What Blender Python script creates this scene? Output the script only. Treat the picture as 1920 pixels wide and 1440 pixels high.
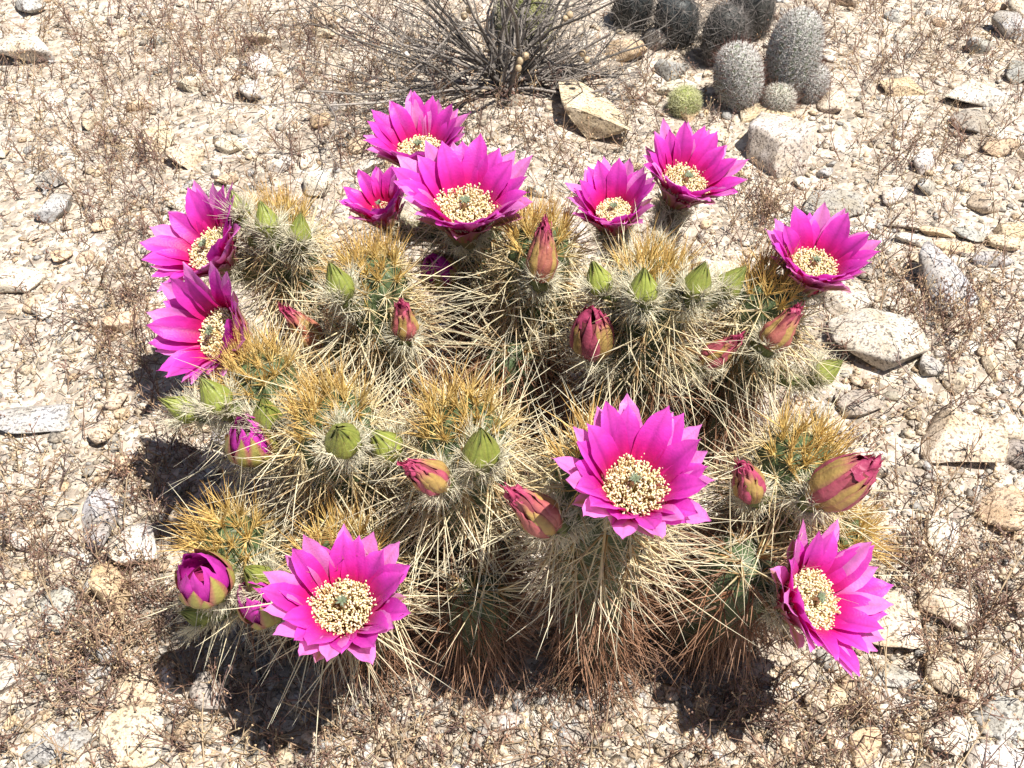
import bpy, math, random
import numpy as np
from mathutils import Vector, Matrix

for o in list(bpy.data.objects):
    bpy.data.objects.remove(o)
scene = bpy.context.scene
COL = scene.collection
R = math.radians
rng = np.random.default_rng(11)
random.seed(11)

# ------------------------------------------------------------------ camera
PITCH = R(47.0)
DIST = 0.66
HFOV = R(50.0)
TARGET = np.array([0.0, 0.0, 0.10])
cam_d = bpy.data.cameras.new('camera')
cam = bpy.data.objects.new('camera', cam_d)
COL.objects.link(cam)
CAMLOC = TARGET + DIST * np.array([0, -math.cos(PITCH), math.sin(PITCH)])
cam.location = CAMLOC
cam.rotation_euler = (math.pi / 2 - PITCH, 0, 0)
cam_d.sensor_width = 36
cam_d.lens = 18 / math.tan(HFOV / 2)
cam_d.clip_start = 0.01
cam_d.clip_end = 500
scene.camera = cam
CR = np.array([1.0, 0, 0])
CU = np.array([0, math.sin(PITCH), math.cos(PITCH)])
CT = np.array([0, -math.cos(PITCH), math.sin(PITCH)])     # towards the camera
TH = math.tan(HFOV / 2)

# ------------------------------------------------------------------ light
SUN_AZ, SUN_EL = R(112), R(69)
world = bpy.data.worlds.new('World')
scene.world = world
world.use_nodes = True
wn = world.node_tree.nodes
sky = wn.new('ShaderNodeTexSky')
sky.sky_type = 'NISHITA'
sky.sun_disc = False
sky.sun_elevation = SUN_EL
sky.sun_rotation = SUN_AZ
wn['Background'].inputs[1].default_value = 0.05
world.node_tree.links.new(sky.outputs[0], wn['Background'].inputs[0])
sd = bpy.data.lights.new('sun', 'SUN')
sd.energy = 5.0
sd.angle = R(0.5)
sd.color = (1.0, 0.955, 0.88)
sun = bpy.data.objects.new('sun', sd)
COL.objects.link(sun)
SUNV = Vector((math.sin(SUN_AZ) * math.cos(SUN_EL), math.cos(SUN_AZ) * math.cos(SUN_EL), math.sin(SUN_EL)))
sun.rotation_euler = SUNV.to_track_quat('Z', 'Y').to_euler()
sun.location = SUNV * 3
scene.view_settings.view_transform = 'Standard'
scene.view_settings.look = 'None'
scene.view_settings.exposure = 0.95
scene.view_settings.gamma = 1
scene.view_settings.use_curve_mapping = False
scene.render.engine = 'CYCLES'
scene.cycles.max_bounces = 4
scene.cycles.diffuse_bounces = 3
scene.cycles.glossy_bounces = 2
scene.cycles.transparent_max_bounces = 6

# ------------------------------------------------------------------ helpers
def nrm(v):
    v = np.asarray(v, float)
    return v / max(np.linalg.norm(v), 1e-9)

def at(px, py, z):
    """point of height z seen at photograph pixel (1920x1440)"""
    d = CR * ((px - 960) / 960 * TH) + CU * (-(py - 720) / 960 * TH) - CT
    k = (z - CAMLOC[2]) / d[2]
    return CAMLOC + d * k

def project(P):
    q = P - CAMLOC
    dep = -(q @ CT)
    return 960 + (q @ CR) / dep / TH * 960, 720 - (q @ CU) / dep / TH * 960

def camdir(r, u, t):
    return nrm(CR * r + CU * u + CT * t)

def vnoise(P, seed=0):
    """smooth value noise, P (...,3) -> 0..1"""
    P = np.asarray(P, float) + seed * 17.31
    i = np.floor(P).astype(np.int64)
    f = P - i
    f = f * f * (3 - 2 * f)
    out = 0
    for dx in (0, 1):
        for dy in (0, 1):
            for dz in (0, 1):
                h = ((i[..., 0] + dx) * 374761393 + (i[..., 1] + dy) * 668265263 + (i[..., 2] + dz) * 2147483647 + seed * 974711) & 0x7fffffff
                h = ((h ^ (h >> 13)) * 1274126177) & 0x7fffffff
                h = (h ^ (h >> 16)) & 0xffff
                w = (f[..., 0] if dx else 1 - f[..., 0]) * (f[..., 1] if dy else 1 - f[..., 1]) * (f[..., 2] if dz else 1 - f[..., 2])
                out = out + w * h / 65535.0
    return out

def fbm(P, seed=0, octv=3):
    a, s, t = 1.0, 0.0, 0.0
    P = np.asarray(P, float)
    for k in range(octv):
        s = s + a * vnoise(P * (2 ** k), seed + k * 3)
        t += a
        a *= 0.5
    return s / t

class Acc:
    """collects vertices, faces and a colour for each vertex"""
    def __init__(self):
        self.v, self.q, self.t, self.c, self.n = [], [], [], [], 0

    def add(self, v, c, quads=None, tris=None):
        v = np.asarray(v, float).reshape(-1, 3)
        c = np.asarray(c, float)
        if c.ndim == 1:
            c = np.broadcast_to(c, (len(v), 3))
        self.v.append(v)
        self.c.append(c.reshape(-1, 3))
        if quads is not None and len(quads):
            self.q.append(np.asarray(quads).reshape(-1, 4) + self.n)
        if tris is not None and len(tris):
            self.t.append(np.asarray(tris).reshape(-1, 3) + self.n)
        self.n += len(v)

    def mesh(self, name, mat, smooth=True, origin=None):
        v = np.concatenate(self.v)
        if origin is not None:
            v = v - np.asarray(origin)
        c = np.concatenate(self.c)
        q = np.concatenate(self.q) if self.q else np.zeros((0, 4), int)
        t = np.concatenate(self.t) if self.t else np.zeros((0, 3), int)
        me = bpy.data.meshes.new(name)
        me.vertices.add(len(v))
        me.vertices.foreach_set('co', v.astype(np.float32).ravel())
        me.loops.add(len(q) * 4 + len(t) * 3)
        me.loops.foreach_set('vertex_index', np.concatenate([q.ravel(), t.ravel()]).astype(np.int32))
        me.polygons.add(len(q) + len(t))
        ls = np.concatenate([np.arange(len(q)) * 4, len(q) * 4 + np.arange(len(t)) * 3])
        me.polygons.foreach_set('loop_start', ls.astype(np.int32))
        me.update(calc_edges=True)
        a = me.color_attributes.new('Col', 'FLOAT_COLOR', 'POINT')
        a.data.foreach_set('color', np.concatenate([c, np.ones((len(c), 1))], 1).astype(np.float32).ravel())
        if smooth:
            me.polygons.foreach_set('use_smooth', np.ones(len(me.polygons), bool))
        me.materials.append(mat)
        me.validate()
        return me

def tubes(acc, P, Rd, C, sides=3):
    """many tapered tubes at once: P (N,K,3), Rd (N,K), C (N,K,3)"""
    P = np.asarray(P, float)
    N, K = P.shape[:2]
    Rd = np.broadcast_to(Rd, (N, K))
    C = np.broadcast_to(C, (N, K, 3))
    t = P[:, -1] - P[:, 0]
    t = t / np.maximum(np.linalg.norm(t, axis=1, keepdims=True), 1e-9)
    ref = np.where(np.abs(t[:, 2:3]) < 0.9, np.array([[0, 0, 1.0]]), np.array([[1.0, 0, 0]]))
    u = np.cross(t, ref)
    u /= np.linalg.norm(u, axis=1, keepdims=True)
    w = np.cross(t, u)
    an = np.arange(sides) * 2 * math.pi / sides
    off = np.cos(an)[None, :, None] * u[:, None] + np.sin(an)[None, :, None] * w[:, None]
    V = P[:, :, None, :] + Rd[:, :, None, None] * off[:, None]
    idx = np.arange(N * K * sides).reshape(N, K, sides)
    nx = np.roll(idx, -1, axis=2)
    q = np.stack([idx[:, :-1], nx[:, :-1], nx[:, 1:], idx[:, 1:]], -1)
    acc.add(V, np.broadcast_to(C[:, :, None, :], V.shape), quads=q)

def spines(acc, B, D, L, r, c0, c1, bend=0.0, K=3, sides=3, c2=None):
    """spines from bases B along D, length L, base radius r, colour base->tip"""
    N = len(B)
    D = D / np.linalg.norm(D, axis=1, keepdims=True)
    L = np.broadcast_to(L, (N,))
    s = np.linspace(0, 1, K)
    bv = rng.normal(size=(N, 3)) * bend
    P = B[:, None] + D[:, None] * (L[:, None] * s)[..., None] + bv[:, None] * ((s ** 2)[None, :] * L[:, None])[..., None]
    Rr = np.broadcast_to(r, (N,))[:, None] * (1 - 0.93 * s ** 1.3)[None]
    c0 = np.broadcast_to(c0, (N, 3)); c1 = np.broadcast_to(c1, (N, 3))
    s_ = s ** 1.4
    C = c0[:, None] * (1 - s_)[None, :, None] + c1[:, None] * s_[None, :, None]
    C = C * rng.uniform(0.75, 1.25, (N, 1, 1))
    tubes(acc, P, Rr, C, sides)

def grid(acc, V, C, closed=False):
    """V (A,B,3) sheet"""
    A, B = V.shape[:2]
    idx = np.arange(A * B).reshape(A, B)
    if closed:
        nx = np.roll(idx, -1, axis=1)
        q = np.stack([idx[:-1], nx[:-1], nx[1:], idx[1:]], -1)
    else:
        q = np.stack([idx[:-1, :-1], idx[:-1, 1:], idx[1:, 1:], idx[1:, :-1]], -1)
    acc.add(V, np.broadcast_to(C, V.shape), quads=q)

WORLD = {}
def obj(name, data, parent=None, origin=(0, 0, 0), rot=None, scale=1.0):
    """links an object; origin is a world position; parents are never rotated"""
    o = bpy.data.objects.new(name, data)
    COL.objects.link(o)
    origin = np.asarray(origin, float)
    WORLD[o.name] = origin
    loc = origin if parent is None else origin - WORLD[parent.name]
    if parent is not None:
        o.parent = parent
    if rot is not None:
        M = rot.to_4x4() @ Matrix.Scale(scale, 4)
        M.translation = Vector(loc)
        o.matrix_local = M
    else:
        o.location = loc
    return o

def tag(o, label=None, cat=None, group=None, kind=None):
    if label: o['label'] = label
    if cat: o['category'] = cat
    if group: o['group'] = group
    if kind: o['kind'] = kind
    return o

def frame(z, up=None):
    """columns x,y,z with z along z"""
    z = nrm(z)
    up = np.array([0, 0, 1.0]) if up is None else np.asarray(up, float)
    if abs(z @ nrm(up)) > 0.97:
        up = np.array([0, 1.0, 0.1])
    y = nrm(up - (up @ z) * z)
    x = np.cross(y, z)
    return np.stack([x, y, z], 1)

# ------------------------------------------------------------------ materials
def mat(name, rough=0.6, trans=0.0, noise=0.0, nscale=300, bump=0.0, bscale=400, spec=0.4, tint=(1, 1, 1), coat=0.0):
    m = bpy.data.materials.new(name)
    m.use_nodes = True
    N, Lk = m.node_tree.nodes, m.node_tree.links
    bs = N['Principled BSDF']
    bs.inputs['Roughness'].default_value = rough
    bs.inputs['Specular IOR Level'].default_value = spec
    at_ = N.new('ShaderNodeAttribute'); at_.attribute_name = 'Col'
    c = at_.outputs['Color']
    tc = N.new('ShaderNodeTexCoord')
    if noise:
        nz = N.new('ShaderNodeTexNoise'); nz.inputs['Scale'].default_value = nscale; nz.inputs['Detail'].default_value = 4
        Lk.new(tc.outputs['Object'], nz.inputs['Vector'])
        mr = N.new('ShaderNodeMapRange')
        mr.inputs['From Min'].default_value = 0.3; mr.inputs['From Max'].default_value = 0.7
        mr.inputs['To Min'].default_value = 1 - noise; mr.inputs['To Max'].default_value = 1 + noise
        Lk.new(nz.outputs['Fac'], mr.inputs['Value'])
        mx = N.new('ShaderNodeVectorMath'); mx.operation = 'SCALE'
        Lk.new(c, mx.inputs[0]); Lk.new(mr.outputs[0], mx.inputs['Scale'])
        c = mx.outputs[0]
    Lk.new(c, bs.inputs['Base Color'])
    if bump:
        nb = N.new('ShaderNodeTexNoise'); nb.inputs['Scale'].default_value = bscale; nb.inputs['Detail'].default_value = 3
        Lk.new(tc.outputs['Object'], nb.inputs['Vector'])
        bp = N.new('ShaderNodeBump'); bp.inputs['Strength'].default_value = bump; bp.inputs['Distance'].default_value = 0.001
        Lk.new(nb.outputs['Fac'], bp.inputs['Height'])
        Lk.new(bp.outputs[0], bs.inputs['Normal'])
    if trans:
        tr = N.new('ShaderNodeBsdfTranslucent')
        Lk.new(c, tr.inputs['Color'])
        ms = N.new('ShaderNodeMixShader'); ms.inputs[0].default_value = trans
        Lk.new(bs.outputs[0], ms.inputs[1]); Lk.new(tr.outputs[0], ms.inputs[2])
        Lk.new(ms.outputs[0], N['Material Output'].inputs['Surface'])
    return m

M_PETAL = mat('petal_tissue', 0.45, 0.42, 0.10, 260, 0.25, 900, 0.35)
M_SEPAL = mat('sepal_tissue', 0.42, 0.12, 0.16, 300, 0.35, 600, 0.45)
M_BODY = mat('cactus_skin', 0.5, 0, 0.22, 220, 0.4, 500, 0.35)
M_SPINE = mat('spine', 0.38, 0.35, 0, spec=0.5)
M_FINE = mat('fine_spine', 0.4, 0.4, 0, spec=0.5)
M_POLLEN = mat('stamen', 0.7, 0.2, 0)
M_GRASS = mat('dry_stem', 0.7, 0.15, 0)
M_TWIG = mat('grey_bark', 0.85, 0, 0.25, 500, 0.5, 700, 0.2)

def rockmat(name, scale=1.0):
    """granite: vertex colour broken up by mineral specks, stains and fine relief"""
    m = bpy.data.materials.new(name)
    m.use_nodes = True
    N, Lk = m.node_tree.nodes, m.node_tree.links
    bs = N['Principled BSDF']
    bs.inputs['Roughness'].default_value = 0.9
    bs.inputs['Specular IOR Level'].default_value = 0.25
    a = N.new('ShaderNodeAttribute'); a.attribute_name = 'Col'
    geo = N.new('ShaderNodeNewGeometry')
    def noise(sc, det=3, rough=0.6):
        n = N.new('ShaderNodeTexNoise'); n.inputs['Scale'].default_value = sc; n.inputs['Detail'].default_value = det
        n.inputs['Roughness'].default_value = rough
        Lk.new(geo.outputs['Position'], n.inputs['Vector'])
        return n.outputs['Fac']
    def ramp(src, p0, p1, c0, c1):
        r = N.new('ShaderNodeValToRGB')
        r.color_ramp.elements[0].position = p0; r.color_ramp.elements[1].position = p1
        r.color_ramp.elements[0].color = (*c0, 1); r.color_ramp.elements[1].color = (*c1, 1)
        Lk.new(src, r.inputs[0])
        return r.outputs[0]
    def mul(x, y):
        k = N.new('ShaderNodeMix'); k.data_type = 'RGBA'; k.blend_type = 'MULTIPLY'
        k.inputs[0].default_value = 1.0
        Lk.new(x, k.inputs[6]); Lk.new(y, k.inputs[7])
        return k.outputs[2]
    c = a.outputs['Color']
    c = mul(c, ramp(noise(42 * scale, 4), 0.33, 0.68, (0.80, 0.71, 0.58), (1.08, 1.05, 1.03)))     # stains
    c = mul(c, ramp(noise(420 * scale, 3), 0.39, 0.48, (0.36, 0.35, 0.36), (1, 1, 1)))             # dark mica
    c = mul(c, ramp(noise(900 * scale, 2), 0.35, 0.65, (0.74, 0.72, 0.70), (1.15, 1.15, 1.15)))    # grain
    Lk.new(c, bs.inputs['Base Color'])
    b1 = N.new('ShaderNodeBump'); b1.inputs['Strength'].default_value = 0.7; b1.inputs['Distance'].default_value = 0.0016
    Lk.new(noise(260 * scale, 5, 0.7), b1.inputs['Height'])
    Lk.new(b1.outputs[0], bs.inputs['Normal'])
    return m
M_ROCK = rockmat('granite')

def groundmat():
    m = bpy.data.materials.new('gravelly_soil')
    m.use_nodes = True
    N, Lk = m.node_tree.nodes, m.node_tree.links
    bs = N['Principled BSDF']
    bs.inputs['Roughness'].default_value = 0.95
    bs.inputs['Specular IOR Level'].default_value = 0.15
    geo = N.new('ShaderNodeNewGeometry')
    def noise(sc, det=3, rough=0.6):
        n = N.new('ShaderNodeTexNoise'); n.inputs['Scale'].default_value = sc; n.inputs['Detail'].default_value = det
        n.inputs['Roughness'].default_value = rough
        Lk.new(geo.outputs['Position'], n.inputs['Vector'])
        return n.outputs['Fac']
    v = N.new('ShaderNodeTexVoronoi'); v.inputs['Scale'].default_value = 210
    Lk.new(geo.outputs['Position'], v.inputs['Vector'])
    r = N.new('ShaderNodeValToRGB')
    e = r.color_ramp.elements
    e[0].position, e[0].color = 0.28, (0.33, 0.27, 0.215, 1)
    e[1].position, e[1].color = 0.72, (0.60, 0.55, 0.485, 1)
    k = r.color_ramp.elements.new(0.5); k.color = (0.50, 0.425, 0.345, 1)
    Lk.new(noise(24, 6, 0.65), r.inputs[0])
    hs = N.new('ShaderNodeMix'); hs.data_type = 'RGBA'; hs.blend_type = 'OVERLAY'; hs.inputs[0].default_value = 0.5
    bw = N.new('ShaderNodeRGBToBW'); Lk.new(v.outputs['Color'], bw.inputs[0])
    Lk.new(r.outputs[0], hs.inputs[6]); Lk.new(bw.outputs[0], hs.inputs[7])
    Lk.new(hs.outputs[2], bs.inputs['Base Color'])
    ad = N.new('ShaderNodeMath'); ad.operation = 'SUBTRACT'
    Lk.new(noise(330, 5, 0.75), ad.inputs[0]); Lk.new(v.outputs['Distance'], ad.inputs[1])
    b = N.new('ShaderNodeBump'); b.inputs['Strength'].default_value = 0.9; b.inputs['Distance'].default_value = 0.0025
    Lk.new(ad.outputs[0], b.inputs['Height']); Lk.new(b.outputs[0], bs.inputs['Normal'])
    return m
M_GROUND = groundmat()

# ------------------------------------------------------------------ ground
def H(x, y):
    P = np.stack([np.asarray(x, float), np.asarray(y, float), np.zeros_like(np.asarray(x, float))], -1)
    f = np.exp(-(P[..., 0] ** 2 + P[..., 1] ** 2) / 4.0)
    return (0.016 * (fbm(P * 7, 3, 3) - 0.5) + 0.006 * (fbm(P * 34, 5, 3) - 0.5)) * f + 0.25 * (1 - f) * (vnoise(P * 0.25, 9) - 0.5)

def ground_axis(lo, hi, step):
    a = list(np.arange(lo, hi + step / 2, step))
    d = step
    left, right = [], []
    x = lo
    while x > -45:
        d *= 1.22; x -= d; left.append(x)
    d = step; x = hi
    while x < 45:
        d *= 1.22; x += d; right.append(x)
    return np.array(left[::-1] + a + right)
gx = ground_axis(-0.62, 0.62, 0.005)
gy = ground_axis(-0.30, 0.85, 0.005)
XX, YY = np.meshgrid(gx, gy)
ZZ = H(XX, YY)
acc = Acc()
grid(acc, np.stack([XX, YY, ZZ], -1), np.array([0.45, 0.36, 0.26]))
tag(obj('ground', acc.mesh('ground', M_GROUND)), kind='structure')

def on_ground(px, py):
    p = at(px, py, 0.0)
    p = at(px, py, float(H(p[0], p[1])))
    p[2] = float(H(p[0], p[1]))
    return p

# ------------------------------------------------------------------ rocks
def ico(sub):
    import bmesh
    b = bmesh.new()
    bmesh.ops.create_icosphere(b, subdivisions=sub, radius=1)
    b.verts.ensure_lookup_table()
    v = np.array([x.co[:] for x in b.verts])
    f = np.array([[l.index for l in x.verts] for x in b.faces])
    b.free()
    return v, f
ICO = {k: ico(k) for k in (1, 2, 3, 4)}

TONES = {'white': (0.62, 0.60, 0.57), 'tan': (0.60, 0.49, 0.37), 'blue-grey': (0.42, 0.43, 0.44), 'grey': (0.36, 0.34, 0.31), 'cream': (0.60, 0.535, 0.44)}

def rock_mesh(w, d, h, tone, sub=3, cuts=13, rough=0.045, seed=0, flat=True):
    r = np.random.default_rng(seed)
    v, f = ICO[sub]
    v = v.copy()
    for k in range(cuts):
        n = nrm(r.normal(size=3) * np.array([1, 1, 0.8]))
        dd = r.uniform(0.38, 0.72)
        e = np.maximum(0, v @ n - dd)
        v -= e[:, None] * n
    if flat:
        n = nrm(np.array([r.normal() * 0.2, r.normal() * 0.2, 1.0]))
        e = np.maximum(0, v @ n - r.uniform(0.42, 0.62)); v -= e[:, None] * n
    L_ = np.linalg.norm(v, axis=1, keepdims=True)
    v *= 1 + rough * (fbm(v * 2.3 + seed, seed % 97, 4)[:, None] - 0.5) * 2
    v += (fbm(v * 7 + seed, seed % 89 + 5, 2)[:, None] - 0.5) * 0.05 * (v / L_)
    ext = (v.max(0) - v.min(0)) / 2
    v = (v - (v.max(0) + v.min(0)) / 2) / ext
    v = v * np.array([w, d, h]) / 2
    c = np.array(TONES[tone]) * r.uniform(0.9, 1.1) * np.array([1, r.uniform(0.97, 1.02), r.uniform(0.94, 1.04)])
    a = Acc()
    a.add(v, c, tris=f)
    me = a.mesh('rock', M_ROCK, smooth=False)
    return me, v

def rock(px, py, wpx, hpx, tone, label, rot=0.0, thick=0.5, sink=0.3, tilt=(0, 0), seed=0, sub=4, name='rock', group=None, cuts=15):
    """a stone centred at a pixel, about wpx by hpx pixels in the picture"""
    p = on_ground(px, py)
    q = p - CAMLOC
    mm = -(q @ CT) * TH / 960
    elev = math.asin(-q[2] / np.linalg.norm(q))
    w = wpx * mm
    d = hpx * mm / (math.sin(elev) + thick * 0.35)
    h = thick * min(w, d)
    me, _ = rock_mesh(w, d, h, tone, sub=sub, seed=seed, cuts=cuts)
    o = obj(name, me, None, (p[0], p[1], p[2] + h * (0.5 - sink)))
    o.rotation_euler = (tilt[0], tilt[1], rot)
    tag(o, label, 'rock', group)
    ROCKS.append((p[0], p[1], max(w, d) / 2))
    return o
ROCKS = []
big = [
 (1640, 652, 185, 125, 'white', 'large white granite boulder with a shaded right face beside the withered buds', -0.15, .55, .3),
 (1588, 570, 90, 62, 'white', 'white granite stone wedged just behind the large white boulder', 0.2, .5, .3),
 (1640, 1175, 150, 130, 'cream', 'flat cream slab under the flower that leans right', 0.15, .35, .1),
 (1452, 285, 125, 135, 'white', 'pointed white granite rock behind the back right flowers', 0.5, .8, .25),
 (1100, 225, 110, 165, 'cream', 'long cream boulder half buried below the dry shrub', 0.5, .5, .12),
 (45, 105, 130, 70, 'white', 'white boulder alone among dense dry weeds', -0.4, .6, .3),
 (38, 525, 110, 66, 'white', 'flat whitish stone at the end of bare gravel', 0.1, .4, .2),
 (1795, 835, 165, 135, 'cream', 'broad fractured cream rock on open gravel', 0.3, .45, .35),
 (250, 1385, 120, 130, 'cream', 'smooth cream slab with a smaller slab touching it', 0.1, .35, .25),
 (252, 1298, 80, 90, 'cream', 'smaller cream slab touching the smooth cream slab', 0.5, .35, .25),
 (97, 345, 52, 34, 'blue-grey', 'small blue-grey block leaning over a rounded stone', 0.5, .8, .1),
 (104, 398, 70, 55, 'blue-grey', 'rounded speckled stone below a blue-grey block', 0.2, .7, .3),
 (188, 975, 75, 140, 'blue-grey', 'long blue-grey stone lying in sand by the weeds', 0.1, .35, .2),
 (60, 790, 150, 70, 'blue-grey', 'wide pale grey stone sunk level with the sand', 0.1, .25, .25),
 (1835, 185, 150, 48, 'white', 'long flat white stone among weeds beyond the nipple cactus', -0.05, .5, .3),
 (1690, 165, 90, 40, 'tan', 'low tan stone beside the nipple cactus group', 0.1, .5, .4),
 (597, 357, 55, 48, 'white', 'rounded white stone behind the spiny stem with two green buds', 0.1, .8, .3),
 (300, 265, 80, 50, 'cream', 'cream stone with a dark cleft under its upper edge', -0.2, .4, .3),
 (350, 302, 75, 50, 'cream', 'pale stone next to the stone with a cleft', 0.3, .5, .3),
 (430, 278, 50, 40, 'white', 'narrow white stone tilted on bare sand', 0.7, .6, .2),
 (530, 315, 50, 30, 'white', 'little white stone at the edge of bare sand', 0.1, .7, .3),
 (355, 165, 48, 26, 'white', 'small cream stone alone in dense brown weeds', 0.1, .8, .2),
 (1885, 965, 110, 100, 'tan', 'rust stained tan rock by the broad fractured rock', 0.1, .6, .3),
 (1762, 1005, 80, 75, 'white', 'bright white slab below the broad fractured rock', 0.6, .3, .2),
 (1775, 1148, 110, 90, 'cream', 'cream stone beside the flat slab under the leaning flower', 0.1, .6, .25),
 (1870, 1345, 120, 100, 'blue-grey', 'blue-grey block in the cluster of broken rocks', 0.3, .6, .3),
 (1770, 1385, 110, 95, 'white', 'white block broken away from the blue-grey block', -0.2, .6, .3),
 (1868, 1432, 130, 80, 'white', 'white block lying in front of the blue-grey block', 0.2, .6, .3),
 (1680, 1270, 120, 60, 'blue-grey', 'dark speckled stone in front of the flat cream slab', 0.1, .35, .4),
 (1620, 1405, 75, 70, 'tan', 'tan stone with a shaded hollow beside broken blocks', 0.3, .6, .3),
 (375, 1388, 45, 50, 'grey', 'dark grey green stone beside the smooth cream slab', 0.2, .6, .3),
 (1065, 1392, 70, 60, 'grey', 'dull grey stone in front of the clump, half under litter', 0.2, .5, .4),
 (110, 1405, 130, 80, 'blue-grey', 'pale bluish rock sunk in gravel near weeds', 0.2, .35, .4),
 (22, 1270, 70, 70, 'white', 'white stone sunk in gravel by the brown weeds', 0.2, .4, .4),
 (340, 1335, 32, 30, 'white', 'small squarish white stone on bare sand', 0.6, .8, .1),
 (1740, 690, 50, 45, 'blue-grey', 'bluish stone close by the large white boulder', 0.3, .7, .3),
 (1905, 140, 60, 50, 'blue-grey', 'blue-grey stone touching the long flat white stone', 0.2, .6, .3),
 (1560, 200, 60, 46, 'cream', 'cream stone at the foot of the nipple cactus group', 0.2, .6, .3),
 (1440, 215, 110, 40, 'cream', 'low cream ledge under the smallest nipple cactus', 0.0, .5, .4),
 (1270, 172, 80, 36, 'white', 'whitish stone behind the small yellow green cactus', 0.0, .6, .3),
 (1340, 255, 50, 34, 'cream', 'cream stone between the flower and the pointed white rock', 0.2, .6, .3),
 (1560, 395, 120, 60, 'blue-grey', 'grey speckled rock behind the right edge flower', 0.0, .5, .3),
 (1610, 760, 90, 60, 'grey', 'grey slab below the large white boulder', 0.1, .35, .3),
 (1895, 60, 70, 50, 'blue-grey', 'grey-white stone amid weeds far right', 0.1, .6, .3),
 (60, 20, 60, 40, 'blue-grey', 'grey-white stone at the far end of dense weeds', 0.1, .6, .3),
]
for i, b in enumerate(big):
    rock(*b[:6], rot=b[6], thick=b[7], sink=b[8], seed=100 + i * 7, tilt=(random.uniform(-.12, .12), random.uniform(-.12, .12)))
# platy ledge of thin parallel flagstones at the right
for i, (px, py, w, h, rot) in enumerate([(1690, 425, 70, 26, -.25), (1755, 437, 75, 26, -.2), (1820, 448, 70, 26, -.2), (1880, 462, 66, 30, -.15),
                                         (1715, 455, 80, 24, -.2), (1790, 470, 80, 26, -.15), (1860, 492, 80, 28, -.1), (1740, 488, 70, 24, -.2), (1675, 375, 60, 32, .2), (1890, 440, 60, 40, .1)]):
    rock(px, py, w, h, ('white', 'tan', 'blue-grey', 'cream')[i % 4], 'thin platy flagstone in the layered stone ledge', rot=rot, thick=.7, sink=.25, seed=700 + i, sub=3,
         group='flagstones of the layered ledge', cuts=12)

CLUMP = np.array([0.0, -0.012])
def in_clump(x, y, m=0.0):
    return ((x - CLUMP[0]) / (0.185 + m)) ** 2 + ((y - CLUMP[1]) / (0.15 + m)) ** 2 < 1
# smaller stones, each one its own object
MARKS = [(1640, 652, 'the large white boulder'), (1640, 1200, 'the slab under the leaning flower'), (1452, 285, 'the pointed white rock'), (1098, 222, 'the long cream boulder'), (45, 105, 'the white boulder in dense weeds'),
         (38, 525, 'the flat whitish stone'), (1795, 835, 'the broad fractured rock'), (250, 1350, 'the two touching cream slabs'), (100, 375, 'the leaning blue-grey block'), (188, 975, 'the long blue-grey stone'),
         (60, 790, 'the wide sunken grey stone'), (1835, 185, 'the long flat white stone'), (1440, 180, 'the nipple cacti'), (597, 357, 'the rounded white stone'), (320, 285, 'the stone with a cleft'),
         (1885, 965, 'the rust stained rock'), (1820, 1400, 'the broken blocks'), (1065, 1392, 'the dull grey stone'), (110, 1405, 'the pale bluish rock'), (22, 1270, 'the sunken white stone'),
         (1790, 450, 'the layered ledge'), (950, 150, 'the dry shrub'), (225, 890, 'the clump on its shaded side'), (1870, 1180, 'the tall branched weed stalk'), (355, 165, 'the small cream stone in weeds'), (480, 300, 'the patch of bare sand'), (60, 20, 'the far grey-white stone'), (1430, 1400, 'the litter in front of the clump')]
MARKS = [(on_ground(a, b), c) for a, b, c in MARKS]
def stone_label(p, s, tone, ratio):
    m = min(MARKS, key=lambda q: (q[0][0] - p[0]) ** 2 + (q[0][1] - p[1]) ** 2)
    size = 'tiny' if s < .0055 else ('small' if s < .010 else 'fist-like')
    shape = 'flat' if ratio < .5 else ('blocky' if ratio > .62 else 'angular')
    size = {'fist-like': 'larger'}.get(size, size)
    return '%s %s %s stone lying by %s' % (size, shape, {'grey': 'dark grey'}.get(tone, tone), m[1]), 'loose stones by ' + m[1][4:]
n = 0
tries = 0
while n < 240 and tries < 9000:
    tries += 1
    px, py = random.uniform(-20, 1940), random.uniform(-15, 1455)
    p = on_ground(px, py)
    if in_clump(p[0], p[1], 0.004): continue
    right = px > 1500
    if not right and random.random() < 0.35: continue
    s = min(0.022, 0.0042 * math.exp(abs(random.gauss(0, 0.75)))) * (1.5 if right else 1.0)
    if any((p[0] - a) ** 2 + (p[1] - b) ** 2 < (c * 0.85 + s * 0.7) ** 2 for a, b, c in ROCKS): continue
    if 880 < px < 1420 and py > 1290 and s > .007: continue
    tone = random.choices(['white', 'cream', 'tan', 'blue-grey', 'grey'], [4, 4, 2, 2, 1])[0]
    w, d, h = 2 * s * random.uniform(.8, 1.3), 2 * s * random.uniform(.6, 1.0), 2 * s * random.uniform(.4, .75)
    me, _ = rock_mesh(w, d, h, tone, sub=3 if s > .008 else 2, cuts=11, seed=2000 + n)
    o = obj('stone', me, None, (p[0], p[1], p[2] + h * 0.2))
    o.rotation_euler = (random.gauss(0, .25), random.gauss(0, .25), random.uniform(0, 6.28))
    lb, gp = stone_label(p, s, tone, h / (2 * s))
    tag(o, lb, 'stone', gp)
    ROCKS.append((p[0], p[1], s))
    n += 1

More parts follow.
